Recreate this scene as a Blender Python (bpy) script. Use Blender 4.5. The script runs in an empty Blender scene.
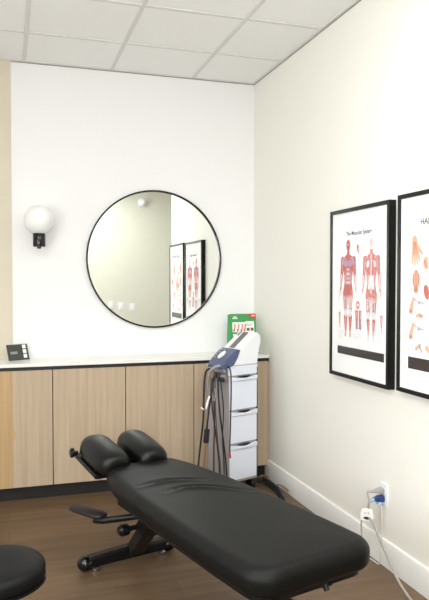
import bpy, bmesh, math, random
from mathutils import Vector, Matrix
random.seed(4)
PI = math.pi
C = bpy.context.scene.collection

# ------------------------------------------------------------------ camera
cam_d = bpy.data.cameras.new('camera'); cam = bpy.data.objects.new('camera', cam_d); C.objects.link(cam)
cam_d.sensor_fit = 'VERTICAL'; cam_d.sensor_height = 36; cam_d.lens = 652 * 36 / 600
cam_d.clip_start = .02
cam.location = (0, 0, 1.46)
cam.rotation_euler = (math.radians(90 - 1.67), 0, math.radians(-17.6))
bpy.context.scene.camera = cam

# measuring helpers: point of the room seen at a place in the photograph, on a known plane
_y, _p = math.radians(17.6), math.radians(-1.67)
_F = Vector((math.sin(_y)*math.cos(_p), math.cos(_y)*math.cos(_p), math.sin(_p)))
_R = Vector((math.cos(_y), -math.sin(_y), 0)); _U = _R.cross(_F); _O = Vector((0, 0, 1.46))
def _ray(px, py): return _F + _R*((px-214.5)/652) - _U*((py-300)/652)
def atY(px, py, Y): d = _ray(px, py); return _O + d*(Y/d.y)
def atX(px, py, X): d = _ray(px, py); return _O + d*(X/d.x)
def atZ(px, py, Z): d = _ray(px, py); return _O + d*((Z-1.46)/d.z)

# ------------------------------------------------------------------ materials
def mat(name, col, rough=.5, metal=0, spec=.5, coat=0, bump=None, emit=None, var=None):
    m = bpy.data.materials.new(name); m.use_nodes = True
    nt = m.node_tree; b = nt.nodes['Principled BSDF']
    b.inputs['Base Color'].default_value = (*col, 1)
    b.inputs['Roughness'].default_value = rough; b.inputs['Metallic'].default_value = metal
    b.inputs['Specular IOR Level'].default_value = spec
    b.inputs['Coat Weight'].default_value = coat
    tc = nt.nodes.new('ShaderNodeTexCoord')
    n = nt.nodes.new('ShaderNodeTexNoise'); n.inputs['Scale'].default_value = var[0] if var else 12
    nt.links.new(tc.outputs['Object'], n.inputs['Vector'])
    mx = nt.nodes.new('ShaderNodeMix'); mx.data_type = 'RGBA'
    k = var[1] if var else .03
    mx.inputs[6].default_value = (*[c*(1-k) for c in col], 1); mx.inputs[7].default_value = (*[min(1, c*(1+k)) for c in col], 1)
    nt.links.new(n.outputs['Fac'], mx.inputs[0]); nt.links.new(mx.outputs[2], b.inputs['Base Color'])
    if bump:
        n2 = nt.nodes.new('ShaderNodeTexNoise'); n2.inputs['Scale'].default_value = bump[0]; n2.inputs['Detail'].default_value = 3
        nt.links.new(tc.outputs['Object'], n2.inputs['Vector'])
        bp = nt.nodes.new('ShaderNodeBump'); bp.inputs['Strength'].default_value = bump[1]; bp.inputs['Distance'].default_value = .002
        nt.links.new(n2.outputs['Fac'], bp.inputs['Height']); nt.links.new(bp.outputs['Normal'], b.inputs['Normal'])
    if emit:
        b.inputs['Emission Color'].default_value = (*emit[0], 1); b.inputs['Emission Strength'].default_value = emit[1]
    return m

def s(r, g, b):   # sRGB 0-255 -> linear
    return tuple(((c/255)/12.92 if c/255 <= .04045 else ((c/255+.055)/1.055)**2.4) for c in (r, g, b))

def wood_mat(name, c1, c2, scale, rough=.5, spec=.4, seam=None, zone=None):
    """streaky wood; scale = stretch of the grain noise per axis (object space)"""
    m = bpy.data.materials.new(name); m.use_nodes = True; nt = m.node_tree; b = nt.nodes['Principled BSDF']
    b.inputs['Roughness'].default_value = rough; b.inputs['Specular IOR Level'].default_value = spec
    tc = nt.nodes.new('ShaderNodeTexCoord'); mp = nt.nodes.new('ShaderNodeMapping'); mp.inputs['Scale'].default_value = scale
    nt.links.new(tc.outputs['Object'], mp.inputs['Vector'])
    n = nt.nodes.new('ShaderNodeTexNoise'); n.inputs['Scale'].default_value = 1; n.inputs['Detail'].default_value = 6; n.inputs['Roughness'].default_value = .65
    nt.links.new(mp.outputs['Vector'], n.inputs['Vector'])
    r = nt.nodes.new('ShaderNodeValToRGB'); r.color_ramp.elements[0].position = .3; r.color_ramp.elements[1].position = .72
    r.color_ramp.elements[0].color = (*c1, 1); r.color_ramp.elements[1].color = (*c2, 1)
    nt.links.new(n.outputs['Fac'], r.inputs['Fac']); out = r.outputs['Color']
    if seam:   # plank layout
        br = nt.nodes.new('ShaderNodeTexBrick'); br.inputs['Scale'].default_value = 1
        br.inputs['Brick Width'].default_value = seam[0]; br.inputs['Row Height'].default_value = seam[1]
        br.inputs['Mortar Size'].default_value = .0012; br.offset = .37
        br.inputs['Color1'].default_value = (.84, .84, .84, 1); br.inputs['Color2'].default_value = (1.1, 1.1, 1.1, 1); br.inputs['Mortar'].default_value = (.5, .5, .5, 1)
        nt.links.new(tc.outputs['Object'], br.inputs['Vector'])
        mx = nt.nodes.new('ShaderNodeMix'); mx.data_type = 'RGBA'; mx.blend_type = 'MULTIPLY'; mx.inputs[0].default_value = 1
        nt.links.new(out, mx.inputs[6]); nt.links.new(br.outputs['Color'], mx.inputs[7]); out = mx.outputs[2]
    nt.links.new(out, b.inputs['Base Color'])
    return m

M = {}
M['wall'] = mat('white_wall_paint', s(243, 243, 242), .75, spec=.25, bump=(90, .05), var=(3, .006))
M['wall_r'] = mat('warm_white_wall_paint', s(244, 242, 233), .7, spec=.3, bump=(90, .05), var=(3, .006))
M['beige'] = mat('beige_colour_cast', s(218, 209, 190), .75, spec=.25, bump=(90, .05))  # beige cast along the left edge of the view, put into colour
M['rear'] = mat('cream_wall_paint', s(222, 221, 208), .75, spec=.25)
M['ceil'] = mat('ceiling_tile', s(247, 247, 245), .95, spec=.1, bump=(260, .25), var=(60, .02))
M['grid'] = mat('ceiling_grid_metal', s(222, 221, 218), .5)
M['base'] = mat('white_baseboard_paint', s(240, 239, 235), .45)
M['floor'] = wood_mat('wood_plank_floor', s(90, 70, 50), s(120, 96, 72), (1.6, 24, 1), .42, .35, seam=(1.22, .18))
M['oak'] = wood_mat('pale_oak_laminate', s(176, 156, 131), s(196, 177, 152), (34, 34, 1.3), .5, .3)
M['oak_cast'] = wood_mat('oak_laminate_colour_cast', s(180, 150, 108), s(198, 168, 126), (34, 34, 1.3), .5, .3)  # oak with the golden left-edge cast put into its colour
M['counter'] = mat('white_countertop', s(243, 241, 235), .25, spec=.5)
M['dark'] = mat('black_shadow_gap', s(24, 22, 22), .5)
M['kick'] = mat('dark_toe_kick', s(22, 18, 17), .6)
M['black'] = mat('black_painted_metal', s(10, 10, 12), .4, spec=.35)
M['blackgloss'] = mat('black_gloss_metal', s(8, 8, 11), .16, spec=.5)
M['vinyl'] = mat('black_vinyl', s(11, 11, 10), .5, spec=.2, bump=(380, .12), var=(6, .06))
M['vinyl_stool'] = mat('black_stool_vinyl', s(9, 9, 10), .55, spec=.2, bump=(380, .1))
M['vinyl_head'] = mat('black_soft_vinyl', s(6, 6, 6), .38, spec=.3)
M['arm'] = mat('brown_black_vinyl', s(32, 25, 22), .45, spec=.35)
M['steel'] = mat('dark_grey_steel', s(34, 28, 26), .45)
M['chrome'] = mat('chrome', s(200, 200, 205), .12, metal=1)
M['frame'] = mat('black_picture_frame', s(8, 8, 9), .4, spec=.3)
M['mat'] = mat('white_mat_board', s(248, 248, 246), .8)
M['sheet'] = mat('poster_paper', s(247, 246, 246), .7)
M['strip'] = mat('dark_brown_band', s(52, 45, 42), .5)
M['ink'] = mat('black_ink', s(40, 38, 40), .7)
M['red'] = mat('muscle_red', s(196, 108, 100), .7, var=(220, .35))
M['pink'] = mat('tendon_pink', s(226, 190, 188), .7)
M['violet'] = mat('muscle_violet', s(186, 150, 178), .7, var=(160, .15))
M['bone'] = mat('bone_white', s(228, 226, 226), .7)
M['skin'] = mat('printed_skin', s(222, 178, 148), .7, var=(120, .12))
M['skin2'] = mat('printed_tissue', s(204, 136, 108), .7, var=(160, .2))
M['greyink'] = mat('grey_ink', s(150, 152, 160), .7)
M['faint'] = mat('faint_ink', s(226, 220, 226), .7)
M['opal'] = mat('opal_glass', s(243, 243, 240), .3, spec=.4)
M['plastic'] = mat('white_plastic', s(238, 240, 244), .35)
M['cartw'] = mat('cool_white_cart', s(226, 231, 242), .35)
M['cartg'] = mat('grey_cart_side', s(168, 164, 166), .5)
M['blue'] = mat('slate_blue_plastic', s(78, 88, 122), .35)
M['display'] = mat('grey_brown_display', s(112, 108, 104), .3)
M['greyp'] = mat('grey_plastic', s(150, 148, 146), .4)
M['cable'] = mat('black_rubber', s(26, 26, 32), .45)
M['brown'] = mat('brown_rubber', s(78, 64, 54), .5)
M['tan'] = mat('tan_rubber', s(150, 112, 74), .5)
M['gcable'] = mat('grey_cable', s(158, 152, 144), .45)
M['wcable'] = mat('pale_cable', s(215, 212, 205), .45)
M['redp'] = mat('red_plastic', s(196, 48, 62), .4)
M['bluep'] = mat('blue_plug', s(28, 50, 110), .4)
M['lblue'] = mat('pale_blue_plastic', s(140, 186, 220), .35)
M['navy'] = mat('navy_rubber', s(24, 34, 46), .5)
M['green'] = mat('box_green', s(58, 152, 78), .45)
M['dgreen'] = mat('box_dark_green', s(52, 92, 60), .45)
M['bred'] = mat('box_red', s(204, 56, 62), .45)
M['bpink'] = mat('photo_pink', s(222, 128, 128), .5)
M['bbrown'] = mat('photo_brown', s(110, 90, 60), .5)
M['card'] = mat('charcoal_card', s(62, 62, 60), .5)
M['cardtxt'] = mat('card_grey_print', s(140, 143, 146), .5)
M['bwhite'] = mat('print_white', s(240, 240, 236), .5)

# mirror
mm = bpy.data.materials.new('mirror_glass'); mm.use_nodes = True
bb = mm.node_tree.nodes['Principled BSDF']; bb.inputs['Base Color'].default_value = (.88, .90, .875, 1); bb.inputs['Metallic'].default_value = 1; bb.inputs['Roughness'].default_value = .0
nn = mm.node_tree.nodes.new('ShaderNodeTexNoise'); rr = mm.node_tree.nodes.new('ShaderNodeMapRange'); rr.inputs[3].default_value = 0; rr.inputs[4].default_value = .012
mm.node_tree.links.new(nn.outputs['Fac'], rr.inputs[0]); mm.node_tree.links.new(rr.outputs[0], bb.inputs['Roughness'])
M['mirror'] = mm
# picture glazing: clear with a faint reflection
gm = bpy.data.materials.new('picture_glazing'); gm.use_nodes = True; nt = gm.node_tree; nt.nodes.clear()
o_ = nt.nodes.new('ShaderNodeOutputMaterial'); t_ = nt.nodes.new('ShaderNodeBsdfTransparent'); g_ = nt.nodes.new('ShaderNodeBsdfGlossy'); x_ = nt.nodes.new('ShaderNodeMixShader'); f_ = nt.nodes.new('ShaderNodeFresnel')
g_.inputs['Roughness'].default_value = .03; f_.inputs['IOR'].default_value = 1.35
ge_ = nt.nodes.new('ShaderNodeNewGeometry'); su_ = nt.nodes.new('ShaderNodeMath'); su_.operation = 'SUBTRACT'; su_.use_clamp = True
nt.links.new(f_.outputs[0], su_.inputs[0]); nt.links.new(ge_.outputs['Backfacing'], su_.inputs[1]); mu_ = nt.nodes.new('ShaderNodeMath'); mu_.operation = 'MULTIPLY'; mu_.inputs[1].default_value = .3; nt.links.new(su_.outputs[0], mu_.inputs[0]); nt.links.new(mu_.outputs[0], x_.inputs[0]); nt.links.new(t_.outputs[0], x_.inputs[1]); nt.links.new(g_.outputs[0], x_.inputs[2]); nt.links.new(x_.outputs[0], o_.inputs[0])
M['glazing'] = gm

# ------------------------------------------------------------------ mesh builder
class MB:
    def __init__(s): s.b = bmesh.new(); s.mats = []
    def mi(s, m):
        if m is None: return 0
        m = M[m]
        if m not in s.mats: s.mats.append(m)
        return s.mats.index(m)
    def face(s, pts, m=None):
        vs = [s.b.verts.new(p) for p in pts]
        try: f = s.b.faces.new(vs); f.material_index = s.mi(m)
        except ValueError: pass
        return s
    def box(s, c, d, m=None, rot=None):
        k = s.mi(m); vs = []
        for z in (-.5, .5):
            for y in (-.5, .5):
                for x in (-.5, .5):
                    v = Vector((x*d[0], y*d[1], z*d[2]))
                    if rot: v = rot @ v
                    vs.append(s.b.verts.new(v + Vector(c)))
        for q in ((0,2,3,1), (4,5,7,6), (0,1,5,4), (2,6,7,3), (0,4,6,2), (1,3,7,5)):
            f = s.b.faces.new([vs[i] for i in q]); f.material_index = k
        return s
    def bx(s, a, b, m=None):
        return s.box([(a[i]+b[i])/2 for i in range(3)], [abs(b[i]-a[i]) for i in range(3)], m)
    def rings(s, rs, m=None, cap0=True, cap1=True, closed=True):
        k = s.mi(m); R = [[s.b.verts.new(p) for p in r] for r in rs]; n = len(R[0])
        for a, b in zip(R, R[1:]):
            for i in range(n if closed else n-1):
                f = s.b.faces.new((a[i], a[(i+1) % n], b[(i+1) % n], b[i])); f.material_index = k
        if cap0: f = s.b.faces.new(R[0][::-1]); f.material_index = k
        if cap1: f = s.b.faces.new(R[-1]); f.material_index = k
        return s
    def tube(s, pts, r, m=None, n=10, smooth=0):
        pts = [Vector(p) for p in pts]
        if smooth: pts = catmull(pts, smooth)
        rs = []; up = None
        for i, p in enumerate(pts):
            t = (pts[min(i+1, len(pts)-1)] - pts[max(i-1, 0)]).normalized()
            if up is None: up = t.orthogonal().normalized()
            up = (up - t*up.dot(t)).normalized(); w = t.cross(up)
            rad = r[i*(len(r)-1)//(len(pts)-1)] if isinstance(r, (list, tuple)) else r
            rs.append([p + (up*math.cos(2*PI*j/n) + w*math.sin(2*PI*j/n))*rad for j in range(n)])
        return s.rings(rs, m)
    def lathe(s, prof, c=(0, 0, 0), n=40, m=None, axis='z'):
        rs = []
        for r, h in prof:
            ring = []
            for j in range(n):
                a = 2*PI*j/n; v = Vector((r*math.cos(a), r*math.sin(a), h))
                if axis == 'y': v = Vector((v.x, v.z, v.y))
                if axis == 'x': v = Vector((v.z, v.x, v.y))
                ring.append(v + Vector(c))
            rs.append(ring)
        return s.rings(rs, m)
    def sphere(s, c, r, m=None, n=32, sc=(1, 1, 1)):
        prof = [(r*math.sin(PI*i/(n//2)) + 1e-5, -r*math.cos(PI*i/(n//2))) for i in range(n//2+1)]
        rs = [[Vector((q*math.cos(2*PI*j/n)*sc[0], q*math.sin(2*PI*j/n)*sc[1], h*sc[2])) + Vector(c) for j in range(n)] for q, h in prof]
        return s.rings(rs, m)
    def prism(s, poly, y0, y1, m=None):      # poly in x,z
        return s.rings([[Vector((x, y0, z)) for x, z in poly], [Vector((x, y1, z)) for x, z in poly]], m)
    def build(s, name, m=None, parent=None, bevel=0, loc=None, rot=None, smooth=True, seg=3, sub=0):
        bmesh.ops.recalc_face_normals(s.b, faces=s.b.faces)
        me = bpy.data.meshes.new(name); s.b.to_mesh(me); s.b.free()
        if m and not s.mats: me.materials.append(M[m])
        for q in s.mats: me.materials.append(q)
        if smooth:
            me.polygons.foreach_set('use_smooth', [True]*len(me.polygons)); me.set_sharp_from_angle(angle=math.radians(38))
        o = bpy.data.objects.new(name, me); C.objects.link(o)
        if parent: o.parent = parent
        if loc: o.location = loc
        if rot: o.rotation_euler = rot
        if bevel:
            md = o.modifiers.new('bevel', 'BEVEL'); md.width = bevel; md.segments = seg; md.limit_method = 'ANGLE'
        if sub:
            md = o.modifiers.new('sub', 'SUBSURF'); md.levels = sub; md.render_levels = sub
        return o

def catmull(p, k):
    out = []
    for i in range(len(p)-1):
        a, b, c, d = p[max(i-1, 0)], p[i], p[i+1], p[min(i+2, len(p)-1)]
        for j in range(k):
            t = j/k
            out.append(.5*((2*b) + (c-a)*t + (2*a-5*b+4*c-d)*t*t + (3*b-a-3*c+d)*t**3))
    return out + [p[-1]]

def thing(name, label, cat, loc=(0, 0, 0), rz=0, group=None):
    o = bpy.data.objects.new(name, None); C.objects.link(o); o.empty_display_size = .05
    o.location = loc; o.rotation_euler = (0, 0, rz)
    return tag(o, label, cat, group)
def tag(o, label, cat, group=None):
    o['label'] = label; o['category'] = cat
    if group: o['group'] = group
    return o
def adopt(o, parent):     # parent without moving
    chain = Matrix.Identity(4); q = parent; 
    while q: chain = (Matrix.Translation(q.location) @ q.rotation_euler.to_matrix().to_4x4()) @ (q.matrix_parent_inverse if q.parent else Matrix.Identity(4)) @ chain if not q.parent else chain; q = q.parent
    o.parent = parent; o.matrix_parent_inverse = chain.inverted(); return o
def struct(o): o['kind'] = 'structure'; return o
def text_mesh(txt, size, parent, name, m, loc, squash=1):
    cu = bpy.data.curves.new(name, 'FONT'); cu.body = txt; cu.size = size; cu.align_x = 'CENTER'; cu.offset = size*.018
    t = bpy.data.objects.new(name, cu); C.objects.link(t)
    dg = bpy.context.evaluated_depsgraph_get()
    me = bpy.data.meshes.new_from_object(t.evaluated_get(dg)); bpy.data.objects.remove(t)
    for v in me.vertices: v.co = Vector((v.co.x*squash, 0, v.co.y))
    me.materials.clear(); me.materials.append(M[m])
    o = bpy.data.objects.new(name, me); C.objects.link(o); o.parent = parent; o.location = loc
    return o

# ------------------------------------------------------------------ room shell
XR, YB, H = 1.84, 4.78, 2.99
XL, YR, XE, YE = -1.7, -1.2, 4.2, 2.07
struct(MB().bx((XL-.1, YR-.1, -.1), (XE+.1, YB+.1, 0)).build('floor', 'floor'))
struct(MB().bx((XL-.1, YB, 0), (XR+.12, YB+.1, H)).build('wall_back', 'wall'))
struct(MB().bx((XR, YE, 0), (XR+.12, YB, H)).build('wall_right', 'wall_r'))
struct(MB().bx((XR+.12, YE, 0), (XE, YE+.1, H)).build('wall_hall', 'rear'))
struct(MB().bx((XE, YR, 0), (XE+.1, YE+.1, H)).build('wall_east', 'rear'))
LY0, LY1, LZ0, LZ1 = .2, 1.8, .95, 2.35      # unseen window opening, added to brighten the right wall
w = MB(); w.bx((XL-.1, YR, 0), (XL, LY0, H)); w.bx((XL-.1, LY1, 0), (XL, YB, H)); w.bx((XL-.1, LY0, 0), (XL, LY1, LZ0)); w.bx((XL-.1, LY0, LZ1), (XL, LY1, H))
struct(w.build('wall_left', 'wall'))
wf = MB()
for a, b in (((LY0, LZ0), (LY1, LZ0+.05)), ((LY0, LZ1-.05), (LY1, LZ1)), ((LY0, LZ0), (LY0+.05, LZ1)), ((LY1-.05, LZ0), (LY1, LZ1))):
    wf.bx((XL-.09, a[0], a[1]), (XL-.02, b[0], b[1]))
struct(wf.build('added_window_2', 'base'))
w = MB()   # rear wall; window opening behind the camera added to throw light off the mirror
WX0, WX1, WZ0, WZ1 = -.55, -.05, 1.3, 1.95
w.bx((XL-.1, YR-.1, 0), (WX0, YR, H)); w.bx((WX1, YR-.1, 0), (XE+.1, YR, H)); w.bx((WX0, YR-.1, 0), (WX1, YR, WZ0)); w.bx((WX0, YR-.1, WZ1), (WX1, YR, H))
struct(w.build('wall_rear', 'rear'))
wf = MB()
for a, b in (((WX0, WZ0), (WX1, WZ0+.05)), ((WX0, WZ1-.05), (WX1, WZ1)), ((WX0, WZ0), (WX0+.05, WZ1)), ((WX1-.05, WZ0), (WX1, WZ1))):
    wf.bx((a[0], YR-.09, a[1]), (b[0], YR-.02, b[1]))
struct(wf.build('added_window_1', 'base'))
# blurred beige colour cast at the view's left edge, put into an added strip
struct(MB().bx((-.28, YB-.004, 0), (.032, YB, H)).build('edge_cast_strip', 'beige'))
# ceiling: lay-in tiles, grid, perimeter angle
struct(MB().bx((XL-.1, YR-.1, H), (XE+.1, YB+.1, H+.05)).build('ceiling', 'ceil'))
g = MB()
gx = [.122+.61*k for k in range(-3, 8)]; gy = [4.215-.6*k for k in range(0, 10)]
for x in gx:
    if x > XL and x < XE:
        g.bx((x-.012, YR if x > XR else YR, H-.004), (x+.012, YB if x < XR else YE, H+.001))
for y in gy:
    if y > YR: g.bx((XL, y-.012, H-.0045), (XR if y > YE else XE, y+.012, H+.001))
struct(g.build('trim_2', 'grid'))
g = MB()
g.bx((XL, YB-.022, H-.005), (XR, YB, H)); g.bx((XR-.022, YE, H-.0055), (XR, YB-.022, H))
struct(g.build('trim_3', 'grid'))
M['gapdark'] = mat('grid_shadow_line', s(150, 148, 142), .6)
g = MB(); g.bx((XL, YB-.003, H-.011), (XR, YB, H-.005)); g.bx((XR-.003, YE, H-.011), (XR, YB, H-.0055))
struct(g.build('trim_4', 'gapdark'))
# baseboard on the right wall, with a slightly eased top
bb_ = MB(); prof = [(0, 0), (-.016, 0), (-.016, .122), (-.011, .133), (0, .135)]
bb_.rings([[Vector((XR+x, Y, z)) for x, z in prof] for Y in (YE, YB)])
struct(bb_.build('baseboard_right', 'base'))
bb_ = MB(); bb_.rings([[Vector((X, YR-x, z)) for x, z in prof] for X in (XL, XE)])
struct(bb_.build('baseboard_rear', 'base'))

# ------------------------------------------------------------------ oak cabinets and counter
CY = 4.46
seams = [-1.19, -.70, -.21, .281, .771, 1.261, XR]
clabels = {-.21: 'pale oak cabinet door unit at the left end, below the charcoal card',
           .281: 'pale oak cabinet unit below the left half of the round mirror',
           .771: 'pale oak cabinet unit below the right half of the round mirror',
           1.261: 'pale oak cabinet unit in the room corner, mostly hidden by the white equipment cart'}
for a, b in zip(seams, seams[1:]):
    if a < -.3: continue
    t = thing('base_cabinet', clabels[a], 'cabinet', (a, CY, 0), 0, 'oak base cabinets along the back wall')
    wd = b-a
    bd = MB(); bd.bx((0.001, .02, .092), (wd-.001, .3, .868)); bd.build('carcass', 'dark', t)
    fr = MB(); fr.bx((.003, 0, .095), (wd-.003, .019, .868)); fr.build('door', 'oak', t, bevel=.0012, seg=2)
    if a == -.21:   # golden colour cast with its smudge, put into a thin added overlay
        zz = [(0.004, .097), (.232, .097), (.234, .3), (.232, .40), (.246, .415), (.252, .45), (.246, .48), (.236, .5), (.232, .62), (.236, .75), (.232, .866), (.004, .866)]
        MB().prism(zz, -.0008, .0005).build('colour_cast_overlay', 'oak_cast', t)
kk = MB().bx((-.21, CY+.045, 0), (XR-.001, CY+.06, .092)); o = kk.build('toe_kick', 'kick'); struct(o); o.name = 'trim_5'
ct = thing('countertop', 'white countertop running along the back wall over the oak cabinets', 'countertop', (0, CY, .885))
MB().bx((-.21, -.012, .008), (XR-.002, YB-CY-.001, .03)).build('slab', 'counter', ct, bevel=.002, seg=2)
MB().bx((-.21, .004, -.0155), (XR-.003, .28, .0075)).build('shadow_gap_strip', 'dark', ct)

# ------------------------------------------------------------------ mirror
t = thing('wall_mirror', 'large round mirror with thin black rim on the white back wall', 'mirror', (1.052, YB, 1.622))
RM = .511
MB().lathe([(RM-.008, -.012), (RM-.008, -.0135)], n=128, axis='y').build('mirror_glass', 'mirror', t)
fr = MB(); P = [(RM-.012, -.002), (RM, -.002), (RM, -.026), (RM-.004, -.028), (RM-.011, -.028), (RM-.012, -.014)]
rs = []
for j in range(128):
    a = 2*PI*j/128; rs.append([Vector((r*math.cos(a), h, r*math.sin(a))) for r, h in P])
fr.rings(rs+[rs[0]], cap0=False, cap1=False); bmesh.ops.remove_doubles(fr.b, verts=fr.b.verts, dist=1e-5)
fr.build('rim', 'frame', t)

# ------------------------------------------------------------------ wall lamp
p = atY(39, 220, 4.655)
t = thing('wall_lamp', 'globe wall lamp of white opal glass on a short black cylinder', 'wall lamp', (p.x, YB, p.z))
MB().sphere((0, -.125, 0), .102, n=48).build('glass_globe', 'opal', t)
z0 = -.185
MB().lathe([(.034, z0), (.041, z0+.002), (.042, z0+.005), (.042, z0+.096), (.039, z0+.1), (.03, z0+.1)], (0, -.125, 0)).build('lamp_holder', 'blackgloss', t)
MB().lathe([(.012, z0-.012), (.014, z0-.008), (.014, z0+.001)], (0, -.125, 0), n=20).build('finial', 'blackgloss', t)
MB().tube([(0, -.09, z0+.055), (0, -.012, z0+.055)], .011).lathe([(.032, -.0005), (.032, -.008), (.028, -.013)], (0, 0, z0+.055), axis='y').build('wall_mount', 'black', t)

# ------------------------------------------------------------------ framed posters
def pic_frame(t, W, Hh, D=.042, bw=.021):
    f = MB()
    for a, b in (((-W/2, Hh/2-bw), (W/2, Hh/2)), ((-W/2, -Hh/2), (W/2, -Hh/2+bw)), ((-W/2, -Hh/2+bw), (-W/2+bw, Hh/2-bw)), ((W/2-bw, -Hh/2+bw), (W/2, Hh/2-bw))):
        f.bx((a[0], -D, a[1]), (b[0], -.001, b[1]))
    f.build('frame', 'frame', t, bevel=.0015, seg=2)
    MB().bx((-W/2+bw, -D+.008, -Hh/2+bw), (W/2-bw, -.004, Hh/2-bw)).build('mat_board', 'mat', t)
    MB().bx((-W/2+bw, -D+.0045, -Hh/2+bw), (W/2-bw, -D+.0055, Hh/2-bw)).build('glazing', 'glazing', t)
Z0 = -.042+.008     # surface of the mat
def ell(b, u, v, a, c, m, lay=2, rot=0, n=14):
    lay += len(b.b.faces)*.018
    pts = []
    for j in range(n):
        q = 2*PI*j/n; x, y = a*math.cos(q), c*math.sin(q)
        pts.append((u + x*math.cos(rot)-y*math.sin(rot), Z0-.0002*lay, v + x*math.sin(rot)+y*math.cos(rot)))
    b.face(pts, m)
def cap(b, u0, v0, u1, v1, r0, r1, m, lay=2):   # tapered limb with round ends
    lay += len(b.b.faces)*.018
    d = Vector((u1-u0, v1-v0)); a = math.atan2(d.y, d.x); pts = []
    for j in range(7): q = a+PI/2+PI*j/6; pts.append((u0+r0*math.cos(q), Z0-.0002*lay, v0+r0*math.sin(q)))
    for j in range(7): q = a-PI/2+PI*j/6; pts.append((u1+r1*math.cos(q), Z0-.0002*lay, v1+r1*math.sin(q)))
    b.face(pts, m)
def muscle_figure(t, u, v, h, back=False):
    """standing anatomical figure; u,v = point on the floor between the feet, h = height"""
    b = MB(); k = h/.54
    X = lambda q: u+q*k*.94
    Y = lambda q: v+q*k
    c1 = 'red'; c2 = 'bone' if back else 'violet'
    ell(b, X(0), Y(.505), .022*k, .032*k, 'bone' if back else 'red', 3)
    if back: ell(b, X(0), Y(.508), .015*k, .024*k, 'pink', 4)
    else:
        ell(b, X(-.007), Y(.508), .004*k, .003*k, 'bone', 4); ell(b, X(.007), Y(.508), .004*k, .003*k, 'bone', 4); ell(b, X(0), Y(.492), .007*k, .002*k, 'ink', 4)
    cap(b, X(0), Y(.48), X(0), Y(.45), .012*k, .016*k, 'red', 2)
    # torso
    b.face([(X(a), Z0-.0005, Y(c)) for a, c in ((-.016, .455), (-.06, .435), (-.066, .40), (-.05, .34), (-.042, .30), (-.054, .255), (-.03, .235), (0, .23), (.03, .235), (.054, .255), (.042, .30), (.05, .34), (.066, .40), (.06, .435), (.016, .455))], c1)
    for sg in (-1, 1):
        cap(b, X(sg*.066), Y(.425), X(sg*.076), Y(.35), .02*k, .014*k, c1, 3)
        cap(b, X(sg*.077), Y(.345), X(sg*.09), Y(.262), .014*k, .008*k, 'red' if not back else 'red', 3)
        cap(b, X(sg*.079), Y(.34), X(sg*.09), Y(.275), .005*k, .004*k, 'bone', 4)
        ell(b, X(sg*.093), Y(.245), .009*k, .015*k, 'pink', 3)
        for q in (-.006, -.002, .002, .006): cap(b, X(sg*.093+q), Y(.24), X(sg*.094+q*1.5), Y(.222), .0024*k, .0018*k, 'bone', 3)
        cap(b, X(sg*.03), Y(.24), X(sg*.028), Y(.145), .028*k, .016*k, c1, 3)
        cap(b, X(sg*.027), Y(.14), X(sg*.027), Y(.12), .014*k, .013*k, 'bone', 4)
        cap(b, X(sg*.028), Y(.11), X(sg*.025), Y(.03), .019*k, .008*k, 'red' if not back else 'pink', 3)
        if back: cap(b, X(sg*.03), Y(.105), X(sg*.027), Y(.06), .012*k, .007*k, 'red', 4)
        cap(b, X(sg*.024), Y(.025), X(sg*.029), Y(.004), .008*k, .009*k, 'bone' if back else 'skin', 4)
        # light tendons and lines
        cap(b, X(sg*.02), Y(.225), X(sg*.018), Y(.15), .004*k, .003*k, 'pink', 5)
        cap(b, X(sg*.042), Y(.22), X(sg*.036), Y(.15), .003*k, .002*k, 'bone', 5)
        cap(b, X(sg*.028), Y(.1), X(sg*.026), Y(.04), .003*k, .002*k, 'pink', 5)
        if back:
            ell(b, X(sg*.035), Y(.40), .014*k, .02*k, 'bone' if sg < 0 else 'pink', 4, sg*.5)
            cap(b, X(sg*.012), Y(.33), X(sg*.02), Y(.28), .012*k, .012*k, 'bone', 4)
            ell(b, X(sg*.024), Y(.245), .02*k, .02*k, 'red', 5)
        else:
            ell(b, X(sg*.026), Y(.405), .026*k, .02*k, c2, 4, sg*.2)
            ell(b, X(sg*.062), Y(.415), .012*k, .02*k, 'violet', 4, sg*.3)
            for q in range(4): ell(b, X(sg*.010), Y(.37-.024*q), .008*k, .010*k, 'bone' if q % 2 else 'pink', 4)
            cap(b, X(sg*.036), Y(.36), X(sg*.028), Y(.29), .006*k, .005*k, 'violet', 4)
    for sg in (-1, 1):      # pale fibre lines
        for q in (.012, .02, .034): cap(b, X(sg*q), Y(.215), X(sg*(q*.7+.008)), Y(.16), .0014*k, .0012*k, 'bone', 6)
        for q in (.2, .5, .8): cap(b, X(sg*(.02+.03*q)), Y(.345-.01*q), X(sg*(.018+.02*q)), Y(.29), .0015*k, .0012*k, 'pink', 6)
        cap(b, X(sg*.062), Y(.42), X(sg*.07), Y(.36), .002*k, .0016*k, 'pink', 6); cap(b, X(sg*.03), Y(.435), X(sg*.055), Y(.43), .0018*k, .001*k, 'bone', 6)
    if back: cap(b, X(0), Y(.45), X(0), Y(.25), .004*k, .004*k, 'bone', 6)
    b.build('anatomy_figure', None, t, smooth=False)
def text_lines(b, u, v, w, n, dv, m='faint'):
    b = MB()
    for i in range(n):
        ww = w*(.6+.4*random.random()); b.face([(u, Z0-.0003, v-i*dv), (u+ww, Z0-.0003, v-i*dv), (u+ww, Z0-.0003, v-i*dv-.003), (u, Z0-.0003, v-i*dv-.003)], m)
    b.build('printed_text', None, t, smooth=False)

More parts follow.
